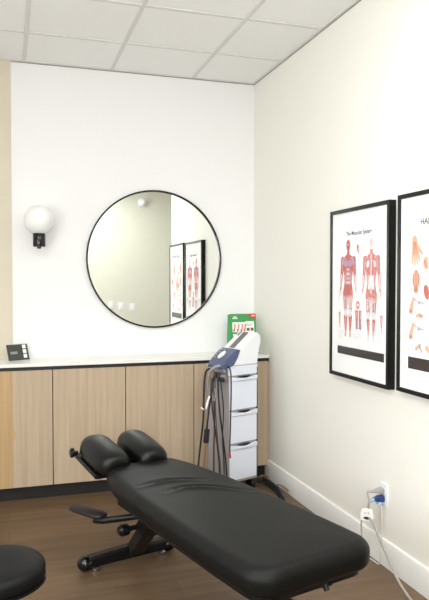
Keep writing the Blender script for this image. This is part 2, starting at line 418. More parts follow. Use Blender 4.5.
t = thing('framed_poster', 'black-framed poster of the muscular system with two red standing figures', 'framed poster', (XR, 3.128, 1.39), -PI/2, 'framed anatomy posters on the right wall')
t.rotation_euler = (0, math.radians(0), -PI/2)
pic_frame(t, .62, .945)
MB().bx((-.235, Z0-.0001, -.345), (.262, Z0+.001, .352)).build('poster_sheet', 'sheet', t)
MB().bx((-.222, Z0-.0012, -.342), (.262, Z0, -.298)).build('dark_band', 'strip', t)
text_mesh('The Muscular System', .031, t, 'title', 'ink', (.005, Z0-.0006, .322))
muscle_figure(t, -.106, -.237, .54); muscle_figure(t, .136, -.248, .55, True)
b = MB()   # little side drawings
ell(b, .0, .245, .012, .024, 'red', 2, .3); ell(b, .008, .238, .007, .014, 'pink', 3, .3); cap(b, .01, .225, .018, .2, .003, .002, 'pink', 2)
b.build('arm_drawing', None, t, smooth=False); b = MB()
ell(b, .0, -.06, .022, .022, 'red', 2); ell(b, 0, -.06, .011, .008, 'bone', 3); b.face([(q, Z0-.0004, r) for q, r in ((-.03, -.09), (.04, -.09), (.036, -.15), (.04, -.19), (-.02, -.19), (-.022, -.15))], 'red')
cap(b, .008, -.085, .008, -.18, .006, .008, 'bone', 4)
for q in (-.016, .030): cap(b, q, -.10, q, -.135, .005, .004, 'pink', 4); cap(b, q*.9, -.15, q, -.2, .006, .002, 'violet', 3)
b.build('trunk_drawing', None, t, smooth=False)
for uu in (-.2, .236):
    b = MB(); cap(b, uu, -.115, uu, -.165, .011, .006, 'red', 2); cap(b, uu+.003, -.115, uu+.002, -.16, .004, .002, 'bone', 3); cap(b, uu, -.17, uu+.004, -.19, .005, .005, 'pink', 2); b.build('leg_drawing', None, t, smooth=False)
b = MB()
for (uu, vv, ww, n) in ((-.222, .27, .045, 8), (-.222, .15, .03, 7), (-.222, .02, .03, 6), (-.03, .18, .05, 8), (-.02, .09, .05, 6), (.215, .27, .04, 9), (.225, .1, .03, 5), (.215, -.03, .045, 5), (-.21, -.215, .06, 4), (.19, -.215, .05, 5), (-.06, -.22, .12, 3)):
    text_lines(b, uu, vv, ww, n, .011)

def hand(b, u, v, k, rot, m='skin', m2='skin2'):
    def P(x, y): return (u+k*(x*math.cos(rot)-y*math.sin(rot)), v+k*(x*math.sin(rot)+y*math.cos(rot)))
    def cp(a, c, r0, r1, mm, lay): x0, y0 = P(*a); x1, y1 = P(*c); cap(b, x0, y0, x1, y1, r0*k, r1*k, mm, lay)
    cp((0, .045), (0, .0), .017, .022, m, 2)
    for q, L in ((-.018, .034), (-.006, .044), (.006, .042), (.017, .032)): cp((q, -.005), (q*1.35, -.012-L), .0065, .0045, m, 3)
    cp((.018, .012), (.045, -.018), .009, .005, m, 3)
    for q in (-.014, -.005, .004, .013): cp((q*.6, .035), (q, -.012), .0022, .0018, m2, 4)
t = thing('framed_poster', 'black-framed poster of hand drawings, cut off by the right edge of the photo', 'framed poster', (XR, 2.436, 1.40), -PI/2, 'framed anatomy posters on the right wall')
pic_frame(t, .62, .945)
MB().bx((-.24, Z0-.0001, -.35), (.24, Z0+.001, .345)).build('poster_sheet', 'sheet', t)
MB().bx((-.222, Z0-.0012, -.352), (.222, Z0, -.296)).build('dark_band', 'strip', t)
text_mesh('HAND AND WRIST', .041, t, 'title', 'ink', (.042, Z0-.0006, .318))
def art(fn, name='hand_drawing'):
    b = MB(); fn(b); b.build(name, None, t, smooth=False)
art(lambda b: hand(b, -.172, .20, 1.15, .12)); art(lambda b: hand(b, .1, .18, 1.3, -.1)); art(lambda b: hand(b, -.02, .02, 1.5, .1)); art(lambda b: hand(b, .1, -.1, 1.0, .6))
def palm(b):
    ell(b, -.165, .066, .028, .045, 'skin2', 2)
    for q in (-.012, 0, .012): cap(b, -.165+q, .1, -.165+q*1.2, .03, .004, .003, 'skin', 3)
    ell(b, -.165, .02, .018, .016, 'skin2', 3)
art(palm)
art(lambda b: (ell(b, -.092, .142, .02, .03, 'skin', 2), cap(b, -.1, .15, -.085, .12, .006, .004, 'skin2', 3)))
art(lambda b: ell(b, -.085, .01, .02, .035, 'red', 2, .3))
for vv in (-.052, -.172):
    def fist(b):
        cap(b, -.185, vv+.03, -.205, vv-.028, .008, .015, 'skin', 2); cap(b, -.185, vv+.03, -.16, vv+.02, .007, .004, 'skin', 3); ell(b, -.2, vv-.03, .012, .008, 'skin2', 3)
    def wrist(b):
        for a in range(7): cap(b, -.14, vv+.012, -.14+.015*math.cos(a*.9), vv+.012+.015*math.sin(a*.9), .002, .0015, 'greyink', 3)
        cap(b, -.128, vv+.012, -.105, vv+.01, .003, .002, 'greyink', 3)
    art(fist); art(wrist, 'bone_drawing')
art(lambda b: (cap(b, -.16, -.102, -.115, -.1, .007, .008, 'skin', 2), cap(b, -.14, -.09, -.12, -.105, .005, .004, 'skin2', 3)))
art(lambda b: (cap(b, -.16, -.255, -.13, -.235, .009, .007, 'skin', 2), cap(b, -.135, -.24, -.115, -.268, .006, .003, 'greyink', 3)))
art(lambda b: cap(b, -.08, -.245, -.05, -.26, .012, .012, 'skin', 2))
art(lambda b: ell(b, .18, .05, .03, .04, 'skin2', 2)); art(lambda b: ell(b, .16, -.22, .035, .025, 'skin', 2))
b = MB()
for (uu, vv, ww, n) in ((-.235, .22, .03, 9), (-.235, .09, .03, 5), (-.135, .2, .04, 4), (-.15, -.08, .04, 1), (-.13, -.12, .05, 3), (-.15, -.2, .05, 2), (.03, .27, .05, 8), (.18, .27, .04, 12), (.04, -.2, .06, 6)):
    text_lines(b, uu, vv, ww, n, .011, 'faint')

# ------------------------------------------------------------------ charcoal card on the counter
pa = atY(9, 359.2, 4.68)
t = thing('desk_card', 'small charcoal card with white squares leaning back on the white countertop', 'card', (pa.x, 4.64, .9165), math.radians(24))
def leanrot(a): return (math.radians(-a), 0, 0)
c = MB().bx((0, 0, 0), (.15, .004, .113)).build('card_front', 'card', t, rot=leanrot(22))
b = MB()
for k in range(3): MB().bx((.111, -.001, .013+k*.034), (.136, .0, .04+k*.034)).build('white_square', 'bwhite', t, rot=leanrot(22), smooth=False)
MB().bx((.02, -.001, .044), (.07, 0, .062)).build('printed_word', 'cardtxt', t, rot=leanrot(22), smooth=False)

# ------------------------------------------------------------------ green box in the corner
t = thing('product_box', 'green cardboard box with red corner leaning in the room corner on the countertop', 'box', (1.582, 4.56, .925), math.radians(0))
bx = MB().prism([(-.022, 0), (.195, 0), (.205, .292), (0, .292)], 0, .055, 'green').build('carton', None, t, bevel=.001, rot=(math.radians(-9), 0, 0))
def flat(b, pts, m, y=-.0016): b.face([(x*1.17, y, z*.935) for x, z in pts], m)
b = MB()
flat(b, [(.012, .165), (.1, .165), (.1, .245), (.012, .245)], 'bwhite')
flat(b, [(.1, .15), (.16, .15), (.16, .252), (.1, .252)], 'bwhite', -.0012)
for q in (.02, .045, .07, .09): flat(b, [(q, .17), (q+.007, .17), (q+.016, .225), (q+.006, .235)], 'bpink', -.002); flat(b, [(q-.003, .17), (q+.002, .17), (q+.003, .19), (q-.003, .19)], 'bbrown', -.0022)
for q in (.108, .135): flat(b, [(q, .175), (q+.02, .175), (q+.02, .198), (q, .198)], 'bbrown', -.002)
flat(b, [(.105, .225), (.15, .225), (.15, .229), (.105, .229)], 'greyink', -.002)
flat(b, [(.105, .216), (.14, .216), (.14, .219), (.105, .219)], 'greyink', -.002)
flat(b, [(.105, .309), (.175, .309), (.175, .262), (.145, .285)], 'bred', -.002)
flat(b, [(.014, .272), (.05, .272), (.05, .279), (.014, .279)], 'bwhite', -.002); flat(b, [(.02, .284), (.045, .284), (.042, .292), (.02, .292)], 'bwhite', -.002)
flat(b, [(.145, .292), (.168, .292), (.168, .3), (.145, .3)], 'bwhite', -.0024)
flat(b, [(.0, .0), (.12, .0), (.12, .12), (.0, .12)], 'dgreen', -.0012)
flat(b, [(.014, .13), (.06, .13), (.06, .15), (.014, .15)], 'bwhite', -.002)
for q in range(4): flat(b, [(.014, .05+q*.016), (.06, .05+q*.016), (.06, .056+q*.016), (.014, .056+q*.016)], 'greyink', -.002)
b.build('printed_front', None, t, smooth=False, rot=(math.radians(-9), 0, 0))

# ------------------------------------------------------------------ equipment cart
KX, KY, KR = 1.414, 4.13, math.radians(20)
t = thing('equipment_cart', 'white therapy machine on a narrow drawer trolley by the corner of the oak cabinets', 'cart', (KX, KY, 0), KR)
Wc, Dc = .247, .235
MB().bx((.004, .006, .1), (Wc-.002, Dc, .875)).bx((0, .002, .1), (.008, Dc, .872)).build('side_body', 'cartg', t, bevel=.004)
MB().bx((-.012, -.005, .868), (Wc+.004, Dc+.002, .884)).bx((-.004, -.004, .82), (Wc, .012, .87)).build('top_tray', 'cartw', t, bevel=.004)
MB().bx((Wc-.004, -.004, .1), (Wc+.004, .02, .865)).build('edge_trim', 'steel', t, bevel=.001)
def drawer(z0, z1):
    d = MB(); n = 18; front = []
    poly = [(0.002, z0), (Wc-.006, z0)]
    d.bx((.002, -.006, z0+.003), (Wc-.006, .008, z1-.03))
    # wavy pull lip along the top
    rs = []
    for i in range(n+1):
        u = .002 + (Wc-.008)*i/n; q = math.sin(PI*i/n)
        y = -.008 - .012*q; zt = z1-.004 - .013*q
        rs.append([Vector((u, -.006, z1-.038)), Vector((u, y-.004, z1-.034+.004*q)), Vector((u, y-.005, zt-.004)), Vector((u, y, zt)), Vector((u, .004, zt-.002)), Vector((u, .006, z1-.038))])
    d.rings(rs)
    o = d.build('drawer', 'cartw', t, bevel=.001)
    h = MB(); rs = []
    for i in range(n+1):
        f = i/n; u = Wc*.28 + Wc*.44*f; q = math.sin(PI*f)
        rs.append([Vector((u, -.0105, z1-.004)), Vector((u, -.0145-.004*q, z1-.0055-.011*q-.001)), Vector((u, -.0085, z1-.004-.012*q-.002)), Vector((u, -.002, z1-.004))])
    h.rings(rs); h.build('pull_recess', 'dark', o)
for z0, z1 in ((.585, .818), (.357, .581), (.105, .353)): drawer(z0, z1)
MB().bx((.0, -.004, .09), (Wc, Dc, .105)).build('base_plate', 'greyp', t, bevel=.003)
for cx, cy in ((.03, .03), (Wc-.03, .03), (.03, Dc-.03), (Wc-.03, Dc-.03)):
    c = MB(); c.lathe([(.01, -.012), (.036, -.012), (.04, -.006), (.04, .006), (.036, .012), (.01, .012)], (cx, cy, .04), 24, axis='x'); c.tube([(cx, cy, .055), (cx, cy, .092)], .01)
    c.bx((cx-.016, cy-.012, .05), (cx+.016, cy+.012, .08)); c.build('castor', 'black', t)
# machine head: white wedge body, profile in u,z pushed back in y and narrowing to the rear
prof = [(.0, .885), (.245, .885), (.25, .93), (.262, .99), (.276, 1.045), (.272, 1.08), (.25, 1.104), (.22, 1.106), (.07, .992), (.03, .93)]
hd = MB(); hd.rings([[Vector((u, y, z)) for u, z in prof] for y in (-.012, .165)])
head = hd.build('machine_body', 'plastic', t, bevel=.012, seg=4)
# sloping top panel with display
def slope_pt(f, side, lift):    # f 0 low .. 1 high along the sloping top
    u = .07 + .15*f; z = .992 + .114*f
    return Vector((u-.605*lift, side, z+.796*lift))
d = MB(); d.rings([[slope_pt(.08, .05, q), slope_pt(.95, .05, q), slope_pt(.95, .1, q), slope_pt(.08, .1, q)] for q in (-.002, .004)]); d.build('display', 'display', head)
d = MB(); d.rings([[slope_pt(.75, .12, q), slope_pt(.98, .12, q), slope_pt(.98, .14, q), slope_pt(.75, .14, q)] for q in (-.002, .004)]); d.build('badge', 'greyp', head)
bp = [(.085, .992), (.062, .94), (.03, .894), (-.01, .878), (-.06, .872), (-.085, .878), (-.09, .892), (-.075, .908), (-.02, .95), (.03, .985), (.066, 1.0)]
nb = MB(); nb.rings([[Vector((u, y0+max(0, -u)*sh, z)) for u, z in bp] for y0, sh in ((-.02, .1), (.155, -.3))])
nose = nb.build('control_nose', 'blue', t, bevel=.008, seg=3)
def nose_pt(f, side, lift):
    u = -.075 + .125*f; z = .908 + .09*f
    return Vector((u-.55*lift, side, z+.83*lift))
nb = MB(); 
ring = [(-.5+.5*math.cos(2*PI*j/20)+.5, math.sin(2*PI*j/20)) for j in range(20)]
nb.rings([[nose_pt(.55+.25*math.cos(2*PI*j/24), .07+.022*math.sin(2*PI*j/24), q) for j in range(24)] for q in (-.002, .007)]); nb.build('white_keypad', 'bwhite', nose)
nb = MB()
for f, sd in ((.35, .115), (.52, .12), (.7, .125), (.88, .12), (.88, .09)): nb.rings([[nose_pt(f+.05*math.cos(2*PI*j/12), sd+.01*math.sin(2*PI*j/12), q) for j in range(12)] for q in (-.002, .006)])
nb.build('button', 'greyp', nose)
# grey hoop with socket under the nose
hp = MB(); hp.tube([(-.04, .0, .85), (-.055, .0, .875), (-.085, .0, .895), (-.115, .02, .885), (-.13, .05, .85), (-.135, .06, .79), (-.135, .07, .72)], .010, smooth=4); hp.build('hose_hoop', 'greyp', t)
hp = MB(); hp.tube([(-.06, .02, .84), (-.09, .03, .825), (-.11, .04, .80), (-.112, .045, .76)], .011, smooth=4); hp.tube([(-.09, .0, .81), (-.05, .0, .80)], .016); hp.build('cable_plug', 'cable', t)
hp = MB(); hp.box((-.045, .05, .81), (.07, .07, .05)); hp.build('socket_block', 'greyp', t, bevel=.006)

cart = t
def cable(name, pts, r, m, label, cat='cable', group='cables hanging on the left side of the cart', Y=4.2):
    q = [atY(*p_, Y) if len(p_) == 2 else atY(*p_) for p_ in pts]
    o = MB().tube(q, r, n=8, smooth=5).build(name, m); o['label'] = label
    return adopt(o, cart)
G = 'cables hanging on the left side of the cart'
cable('lead_cable', [(213, 369, 4.16), (207, 370, 4.13), (204.5, 380, 4.12), (203.8, 400, 4.12), (203.2, 420, 4.12), (201, 440, 4.12), (198, 470, 4.12), (197, 500, 4.12)], .0065, 'cable', 'black cable')
cable('lead_cable', [(214, 371, 4.15), (210.5, 376, 4.12), (211, 392, 4.12), (208.5, 412, 4.12), (206.5, 440, 4.12), (204.5, 460, 4.12), (203, 500, 4.12)], .0055, 'tan', 'tan brown cable')
cable('lead_cable', [(215, 372, 4.14), (212.5, 386, 4.10), (210, 402, 4.1), (208, 418, 4.10), (206.5, 431, 4.1)], .006, 'cable', 'black cable ending in a fat plug')
cable('lead_cable', [(217, 372, 4.13), (213, 380, 4.12), (214, 400, 4.12), (214.5, 430, 4.12), (213.8, 450, 4.12), (214, 500, 4.12)], .006, 'brown', 'dark brown cable')
cable('lead_cable', [(216, 373, 4.11), (211.5, 384, 4.1), (212, 405, 4.1), (216, 435, 4.1), (219, 462, 4.1), (221, 500, 4.1)], .005, 'cable', 'thin black cable')
cable('lead_cable', [(218, 372, 4.09), (218, 385, 4.08), (219.5, 410, 4.08), (223, 438, 4.08), (226, 465, 4.08), (228, 500, 4.08)], .0055, 'cable', 'thin black cable')
cable('lead_cable', [(228, 366, 4.1), (230.5, 371, 4.07), (231.2, 385, 4.06), (230.8, 410, 4.06), (230, 440, 4.06), (229.8, 455, 4.06)], .005, 'cable', 'black cable with a red tip')
o = MB().tube([atY(229.7, 453, 4.055), atY(230.3, 458, 4.055)], .007).build('cable_tip', 'redp'); o['label'] = 'small red plug tip'; adopt(o, cart)
cable('lead_cable', [(215, 373, 4.1), (215, 385, 4.1), (215.5, 410, 4.1), (217.5, 440, 4.09), (220, 465, 4.09), (221, 500, 4.09)], .004, 'brown', 'thin brown cable')
cable('lead_cable', [(219, 372, 4.09), (221, 385, 4.075), (223.5, 410, 4.07), (222.5, 438, 4.07), (224, 465, 4.07), (224, 500, 4.07)], .004, 'cable', 'thin black cable')
a, b_ = atY(206.8, 429, 4.1), atY(206.2, 443, 4.1)
o = MB().box((a+b_)/2, (.034, .022, (a-b_).length), None, Matrix.Rotation(.1, 3, 'Y')).build('inline_plug', 'cable', bevel=.004); o['label'] = 'fat black plug'; adopt(o, cart)
o = MB().tube([atY(209.5, 396, 4.08), atY(207, 404, 4.08), atY(206, 409, 4.08)], [.006, .008, .005]).build('electrode_clip', 'plastic'); o['label'] = 'white clip'; adopt(o, cart)
o = MB().tube([atY(200.8, 407.5, 4.1), atY(203.5, 409.5, 4.1)], .006).build('cable_end', 'bwhite'); adopt(o, cart)
o = MB().tube([atY(214, 388, 4.06), atY(215, 394, 4.06), atY(214, 401, 4.06)], [.008, .01, .006]).build('electrode_clip', 'chrome'); o['label'] = 'shiny metal clip'; adopt(o, cart)

# ------------------------------------------------------------------ floor leads by the cart
q = [atZ(260, 481, .012), atZ(265, 481, .012), atZ(270, 483.5, .012), atZ(276, 488, .012), atZ(280, 492, .012), atZ(284, 500, .012)]
b = MB(); b.tube(q, .010, smooth=4); b.tube([p_+Vector((-.022, .0, 0)) for p_ in q], .010, smooth=4); b.tube([p_+Vector((-.011, -.003, .016)) for p_ in q], .010, smooth=4)
tag(b.build('power_cable', 'navy'), 'dark navy cable bundle on the floor between cart and baseboard', 'cable')
q = [atZ(259, 477, .045), atZ(262, 475.5, .05), atZ(266, 476, .05), atZ(269, 477.5, .045)]
tag(MB().tube(q, .005, smooth=4).build('cable_loop', 'tan'), 'small beige cable loop on the floor next to the cart foot', 'cable')
q = [atZ(277, 485, .05), atZ(281, 485.5, .055), atZ(285, 488, .05), atZ(288, 491, .045)]
tag(MB().tube(q, .006, smooth=4).build('cable_loop', 'tan'), 'small beige cable loop on the floor against the baseboard, behind the table pad', 'cable')

# ------------------------------------------------------------------ treatment table
ax, nx = Vector((-.26, .9656, 0)), Vector((.9656, .26, 0))
TO = Vector((.978, 1.895, 0))
t = thing('treatment_table', 'black padded chiropractic treatment table in the middle of the wooden floor', 'treatment table', TO, math.atan2(nx.y, nx.x))
# local frame: x = across, y = towards the head end
def sat(px, py, z):     # helper for the creases: photo place on the pad's top -> local x,y
    p_ = atZ(px, py, z) - TO; return Vector((p_.dot(nx), p_.dot(ax)))
HW = [(0, .268), (.3, .272), (.6, .27), (.9, .258), (1.15, .235), (1.38, .19)]
def hw(y):
    for (a, b), (c, d) in zip(HW, HW[1:]):
        if y <= c: return b + (d-b)*(y-a)/(c-a)
    return HW[-1][1]
L = 1.38
# outline with rounded corners
def corner(cx, cy, r, a0, a1, n=12): return [Vector((cx+r*math.cos(a0+(a1-a0)*i/n), cy+r*math.sin(a0+(a1-a0)*i/n))) for i in range(n+1)]
r1, r2 = .10, .09
half = [Vector((0, 0))] + corner(hw(0)-r1, r1, r1, 1.5*PI, 2*PI)
for i in range(1, 26): y = r1 + (L-r1-r2-.03)*i/26; half.append(Vector((hw(y), y)))
half += corner(hw(L)-r2+.012, L-r2, r2, .1, PI/2) + [Vector((0, L))]
d = [0]
for a, b in zip(half, half[1:]): d.append(d[-1]+(b-a).length)
hs = []; k = 0; NH = 130
for i in range(NH+1):
    q = d[-1]*i/NH
    while k < len(d)-2 and d[k+1] < q: k += 1
    hs.append(half[k].lerp(half[k+1], (q-d[k])/max(1e-9, d[k+1]-d[k])))
hs[0].x = 0; hs[-1].x = 0
out = hs + [Vector((-p.x, p.y)) for p in hs[-2:0:-1]]
N = len(out); nor = []
for i in range(N):
    d = (out[(i+2) % N]-out[i-2]).normalized(); nor.append(Vector((-d.y, d.x)))      # inward (outline runs counter-clockwise)
c1 = [sat(*q, .56) for q in ((134.5, 487), (150, 484), (166, 481.2), (185, 480.3), (206, 480))]
c2 = [sat(*q, .56) for q in ((166, 492.4), (181, 488), (198, 487), (215, 487.3), (251, 490.5))]
def seg_d(p, line):
    best = (9, 0)
    for i, (a, b) in enumerate(zip(line, line[1:])):
        ab = b-a; f = max(0, min(1, (p-a).dot(ab)/ab.length_squared)); q = a+ab*f; d = (p-q).length
        side = 1 if (ab.x*(p.y-a.y) - ab.y*(p.x-a.x)) > 0 else -1
        if d < best[0]: best = (d, side, (i+f)/(len(line)-1))
    return best
def crease(p):
    z = 0
    for ln in (c1, c2):
        d, sd, f = seg_d(p, ln); w = math.sin(PI*min(1, max(0, .06+.88*f)))
        z += w*(-.009*math.exp(-(d/.009)**2) + .008*math.exp(-((d*sd+.024)/.016)**2) + .002*math.exp(-((d*sd-.03)/.02)**2))
    return z
ZB, ZT, RR = .462, .565, .042
pad = MB(); rs = []
for i in range(0, 5):
    a = -PI/2 + (PI/2)*i/5
    rs.append([Vector((p.x+n_.x*RR*.7*(1-math.cos(a)), p.y+n_.y*RR*.7*(1-math.cos(a)), ZB+RR*.8*(1+math.sin(a)))) for p, n_ in zip(out, nor)])
for i in range(0, 9):
    a = (PI/2)*i/8
    rs.append([Vector((p.x+n_.x*RR*1.15*(1-math.cos(a)), p.y+n_.y*RR*1.15*(1-math.cos(a)), ZT-.006-RR*(1-math.sin(a)))) for p, n_ in zip(out, nor)])
inner = [Vector((v.x, v.y)) for v in rs[-1]]
K = 44
for k in range(1, K+1):
    f = k/K*.975; ring = []
    for p in inner:
        c = Vector((0, max(.26, min(L-.24, p.y)))); q = p.lerp(c, f)
        ring.append(Vector((q.x, q.y, ZT-.006+.006*(1-(1-f)**2) + crease(q))))
    rs.append(ring)
pad.rings(rs, cap1=False)
V = pad.b.verts; V.ensure_lookup_table(); o0 = len(V)-N
for i in range(0, N//2):
    q = [o0+i, o0+(i+1), o0+(N-i-1), o0+(N-i) % N if i else o0]
    u_ = []
    for j in q:
        if V[j] not in u_: u_.append(V[j])
    if len(u_) > 2: pad.b.faces.new(u_)
pad.build('table_pad', 'vinyl', t)
b = MB(); inn = [p+n_*.035 for p, n_ in zip(out, nor)]
b.rings([[Vector((p.x, p.y, z)) for p in inn[::3]] for z in (ZB-.022, ZB+.004)]); b.build('pad_board', 'black', t)
# long steel frame below
MB().bx((-.15, .12, .38), (-.10, 1.3, .442)).bx((.10, .12, .38), (.15, 1.3, .442)).bx((-.15, .3, .385), (.15, .36, .44)).bx((-.15, 1.05, .385), (.15, 1.11, .44)).build('pad_rail', 'black', t, bevel=.004)
# end posts and feet
def post(y0, y1, X=0):
    p_ = MB(); a = Vector((X, y0, .06)); c = Vector((X, y1, .42)); d = (c-a).normalized(); sd = Vector((1, 0, 0)); w_ = d.cross(sd)
    def rg(q, hx, hy): return [q+sd*hx+w_*hy, q-sd*hx+w_*hy, q-sd*hx-w_*hy, q+sd*hx-w_*hy]
    p_.rings([rg(a, .04, .03), rg(a.lerp(c, .5), .04, .03)])
    o = p_.build('post', 'steel', t, bevel=.004)
    s_ = MB(); s_.rings([rg(a.lerp(c, .42), .052, .042), rg(c, .052, .042)]); s_.build('post_sleeve', 'black', t, bevel=.006)
post(1.48, 1.14, .03); post(.05, .075, -.135)
def foot(y):
    f_ = MB(); rs = []
    for x, hz in ((-.23, .024), (-.2, .027), (0, .032), (.2, .027), (.23, .024)): rs.append([Vector((x, y+.03, .022)), Vector((x, y-.03, .022)), Vector((x, y-.03, .022+2*hz-.01)), Vector((x, y-.022, .022+2*hz)), Vector((x, y+.022, .022+2*hz)), Vector((x, y+.03, .022+2*hz-.01))])
    f_.rings(rs); o = f_.build('foot_bar', 'black', t, bevel=.003)
    for sx in (-1, 1):
        e = MB(); e.sphere((sx*.235, y, .042), .042, n=24, sc=(1.0, 1, .95)); e.build('end_cap', 'blackgloss', o)
        MB().lathe([(.018, 0), (.02, .004), (.02, .02), (.012, .026)], (sx*.19, y-.02, 0), 18).build('glide', 'chrome', o)
foot(1.50); foot(.08)
# locking knob on the head post
k_ = MB(); kp = Vector((.0, 1.35, .23)); k_.tube([kp, kp+Vector((-.07, .01, -.005))], .012); k_.lathe([(.006, 0), (.024, .006), (.028, .02), (.024, .034), (.006, .04)], (0, 0, 0), 20)
k_.b.free(); k_ = MB(); k_.tube([kp+Vector((.06, 0, 0)), kp+Vector((-.06, .012, -.004))], .013)
k_.tube([kp+Vector((-.055, .012, -.004)), kp+Vector((-.068, .013, -.005)), kp+Vector((-.1, .015, -.006)), kp+Vector((-.115, .016, -.006))], [.016, .029, .031, .02], n=18); k_.build('locking_knob', 'black', t)
# arm rests (one each side, level with the head)
for sx in (-1, 1):
    b = MB(); b.tube([(sx*.0, 1.22, .33), (sx*.20, 1.36, .295), (sx*.225, 1.40, .29)], .016)
    br = b.build('armrest_bar', 'black', t)
    rs = []
    c0, c1_ = Vector((sx*.19, 1.37, .312)), Vector((sx*.285, 1.56, .322)); d = (c1_-c0).normalized(); w_ = Vector((-d.y, d.x, 0)).normalized()
    b = MB()
    for f, k in ((0, .6), (.04, .85), (.12, 1), (.5, 1.05), (.88, .95), (.96, .75), (1, .45)):
        q = c0.lerp(c1_, f); rs.append([q + w_*(.042*k*math.cos(a*PI/8)) + Vector((0, 0, .017*k*math.sin(a*PI/8))) for a in range(16)])
    b.rings(rs); b.build('armrest_pad', 'arm', t)
# head piece: plate, two long cushions with a gap, side knob
TR = Matrix.Translation((-.036, 1.36, .528)) @ Matrix.Rotation(math.radians(9), 4, 'X')
def hx(o): o.matrix_local = TR; return o
pl = hx(MB().bx((-.19, .0, -.03), (-.02, .30, -.012)).bx((.02, 0, -.03), (.205, .30, -.012)).bx((-.03, .02, -.045), (.03, .12, -.012)).bx((-.2, .0, -.028), (-.188, .3, -.006)).build('head_plate', 'black', t, bevel=.003))
for sx in (-1, 1):
    b = MB(); rs = []
    ys = [(-.045, .35), (-.04, .62), (-.03, .8), (-.012, .92), (.02, .99), (.12, 1.02), (.22, 1.0), (.255, .93), (.275, .82), (.287, .66), (.294, .4)]
    for y, k in ys:
        ring = []
        for j in range(28):
            a = 2*PI*j/28; ca, sa = math.cos(a), math.sin(a)
            rx = .088*(abs(ca)**.75)*(1 if ca > 0 else -1)*k; rz = (.086 if sa > 0 else .026)*(abs(sa)**.8)*(1 if sa > 0 else -1)*(.25+.75*k)
            ring.append(Vector((sx*.104+rx, y, .012+rz)))
        rs.append(ring)
    b.rings(rs); hx(b.build('head_cushion', 'vinyl_head', t))
b = MB(); b.tube([(-.185, .28, .0), (-.21, .28, .0)], .009); b.tube([(-.205, .28, .0), (-.225, .28, .0)], .018, n=16); b.tube([(-.215, .28, -.022), (-.215, .28, .024)], .01); hx(b.build('headrest_knob', 'black', t))
MB().tube([(0, 1.25, .47), (0, 1.42, .49)], .03).build('head_bracket', 'black', t)
# lever stub under the near end
MB().tube([(.04, .05, .455), (.04, .03, .425)], .010).build('release_lever', 'black', t)

# ------------------------------------------------------------------ stool
sp = atZ(-8, 562, .53)
t = thing('round_stool', 'round black padded stool cut off by the lower left corner', 'stool', (sp.x, sp.y, 0))
R_ = .172
MB().lathe([(.02, .468), (R_-.012, .468), (R_-.003, .474), (R_, .482), (R_, .505), (R_-.002, .513), (R_-.012, .524), (R_-.03, .529), (R_*.5, .532), (.004, .533)], n=96).build('seat', 'vinyl_stool', t)
MB().lathe([(R_-.006, .463), (R_+.002, .464), (R_+.002, .472), (R_-.006, .473)], n=96).build('seat_rim', 'black', t)
MB().lathe([(.05, .44), (.06, .445), (.06, .4635)], n=32).build('seat_plate', 'black', t)
MB().lathe([(.014, .2), (.014, .44)], n=24).build('gas_rod', 'chrome', t)
MB().lathe([(.03, .08), (.03, .1), (.024, .11), (.024, .26), (.018, .27)], n=24).build('column', 'black', t)
for k in range(5):
    a = 2*PI*k/5+.3; b = MB(); d = Vector((math.cos(a), math.sin(a), 0)); w_ = Vector((-d.y, d.x, 0)); rs = []
    for f, hw_, z0, z1 in ((.02, .022, .075, .11), (.15, .018, .07, .098), (.27, .012, .06, .08)): q = d*f; rs.append([q+w_*hw_+Vector((0, 0, z0)), q-w_*hw_+Vector((0, 0, z0)), q-w_*hw_*.7+Vector((0, 0, z1)), q+w_*hw_*.7+Vector((0, 0, z1))])
    b.rings(rs); lg = b.build('leg', 'black', t, bevel=.003)
    c = MB(); q = d*.262; c.tube([q+w_*.022+Vector((0, 0, .027)), q-w_*.022+Vector((0, 0, .027))], .027, n=20); c.tube([q+Vector((0, 0, .03)), q+Vector((0, 0, .07))], .007); c.build('castor', 'black', lg)

# ------------------------------------------------------------------ outlet, plugs, cords
t = thing('wall_outlet', 'white wall outlet plate low on the right wall above the baseboard', 'outlet', (XR, 2.905, .362), -PI/2)
MB().bx((-.036, -.006, -.058), (.036, 0, .058)).build('cover_plate', 'plastic', t, bevel=.003)
for dz in (.021, -.021): MB().bx((-.017, -.008, dz-.015), (.017, -.004, dz+.015)).build('socket', 'bwhite', t, bevel=.002)
for dz in (.021, -.021): pass
t = thing('power_plug', 'grey power plug and its cord with a white tag, in the upper wall socket', 'plug', (XR-.008, 2.905, .384), -PI/2)
MB().rings([[Vector((x*k, y, z*k)) for x, z in ((-.013, -.012), (.013, -.012), (.015, 0), (.013, .012), (-.013, .012), (-.015, 0))] for y, k in ((0, 1), (-.03, 1.05), (-.042, .8), (-.062, .55), (-.078, .45))]).build('plug_body', 'greyp', t, bevel=.002)
gplug = t
q = [Vector((1.76, 2.905, .384)), Vector((1.745, 2.91, .382)), atX(369.2, 500, 1.735), atX(368.6, 507, 1.735), atX(368, 512, 1.735)]
adopt(MB().tube(q, .0055, smooth=6, n=8).build('cord', 'gcable'), gplug)
t = thing('power_plug', 'blue power plug with a pale cord, in the lower wall socket', 'plug', (XR-.008, 2.905, .343), -PI/2); bplug = t
MB().rings([[Vector((x*k, y, z*k)) for x, z in ((-.014, -.013), (.014, -.013), (.017, 0), (.014, .014), (-.014, .014), (-.017, 0))] for y, k in ((0, 1.1), (-.02, 1.15), (-.034, 1.0), (-.044, .7), (-.055, .65))]).build('plug_body', 'bluep', t, bevel=.002)
MB().tube([(0, -.05, 0), (0.006, -.075, -.006), (.01, -.09, -.008)], [.009, .007, .006]).bx((-.012, -.035, -.026), (.012, -.0, -.014)).build('strain_relief', 'lblue', t)
ca, cb = atX(366.5, 511, 1.73), atX(367.5, 519, 1.73)
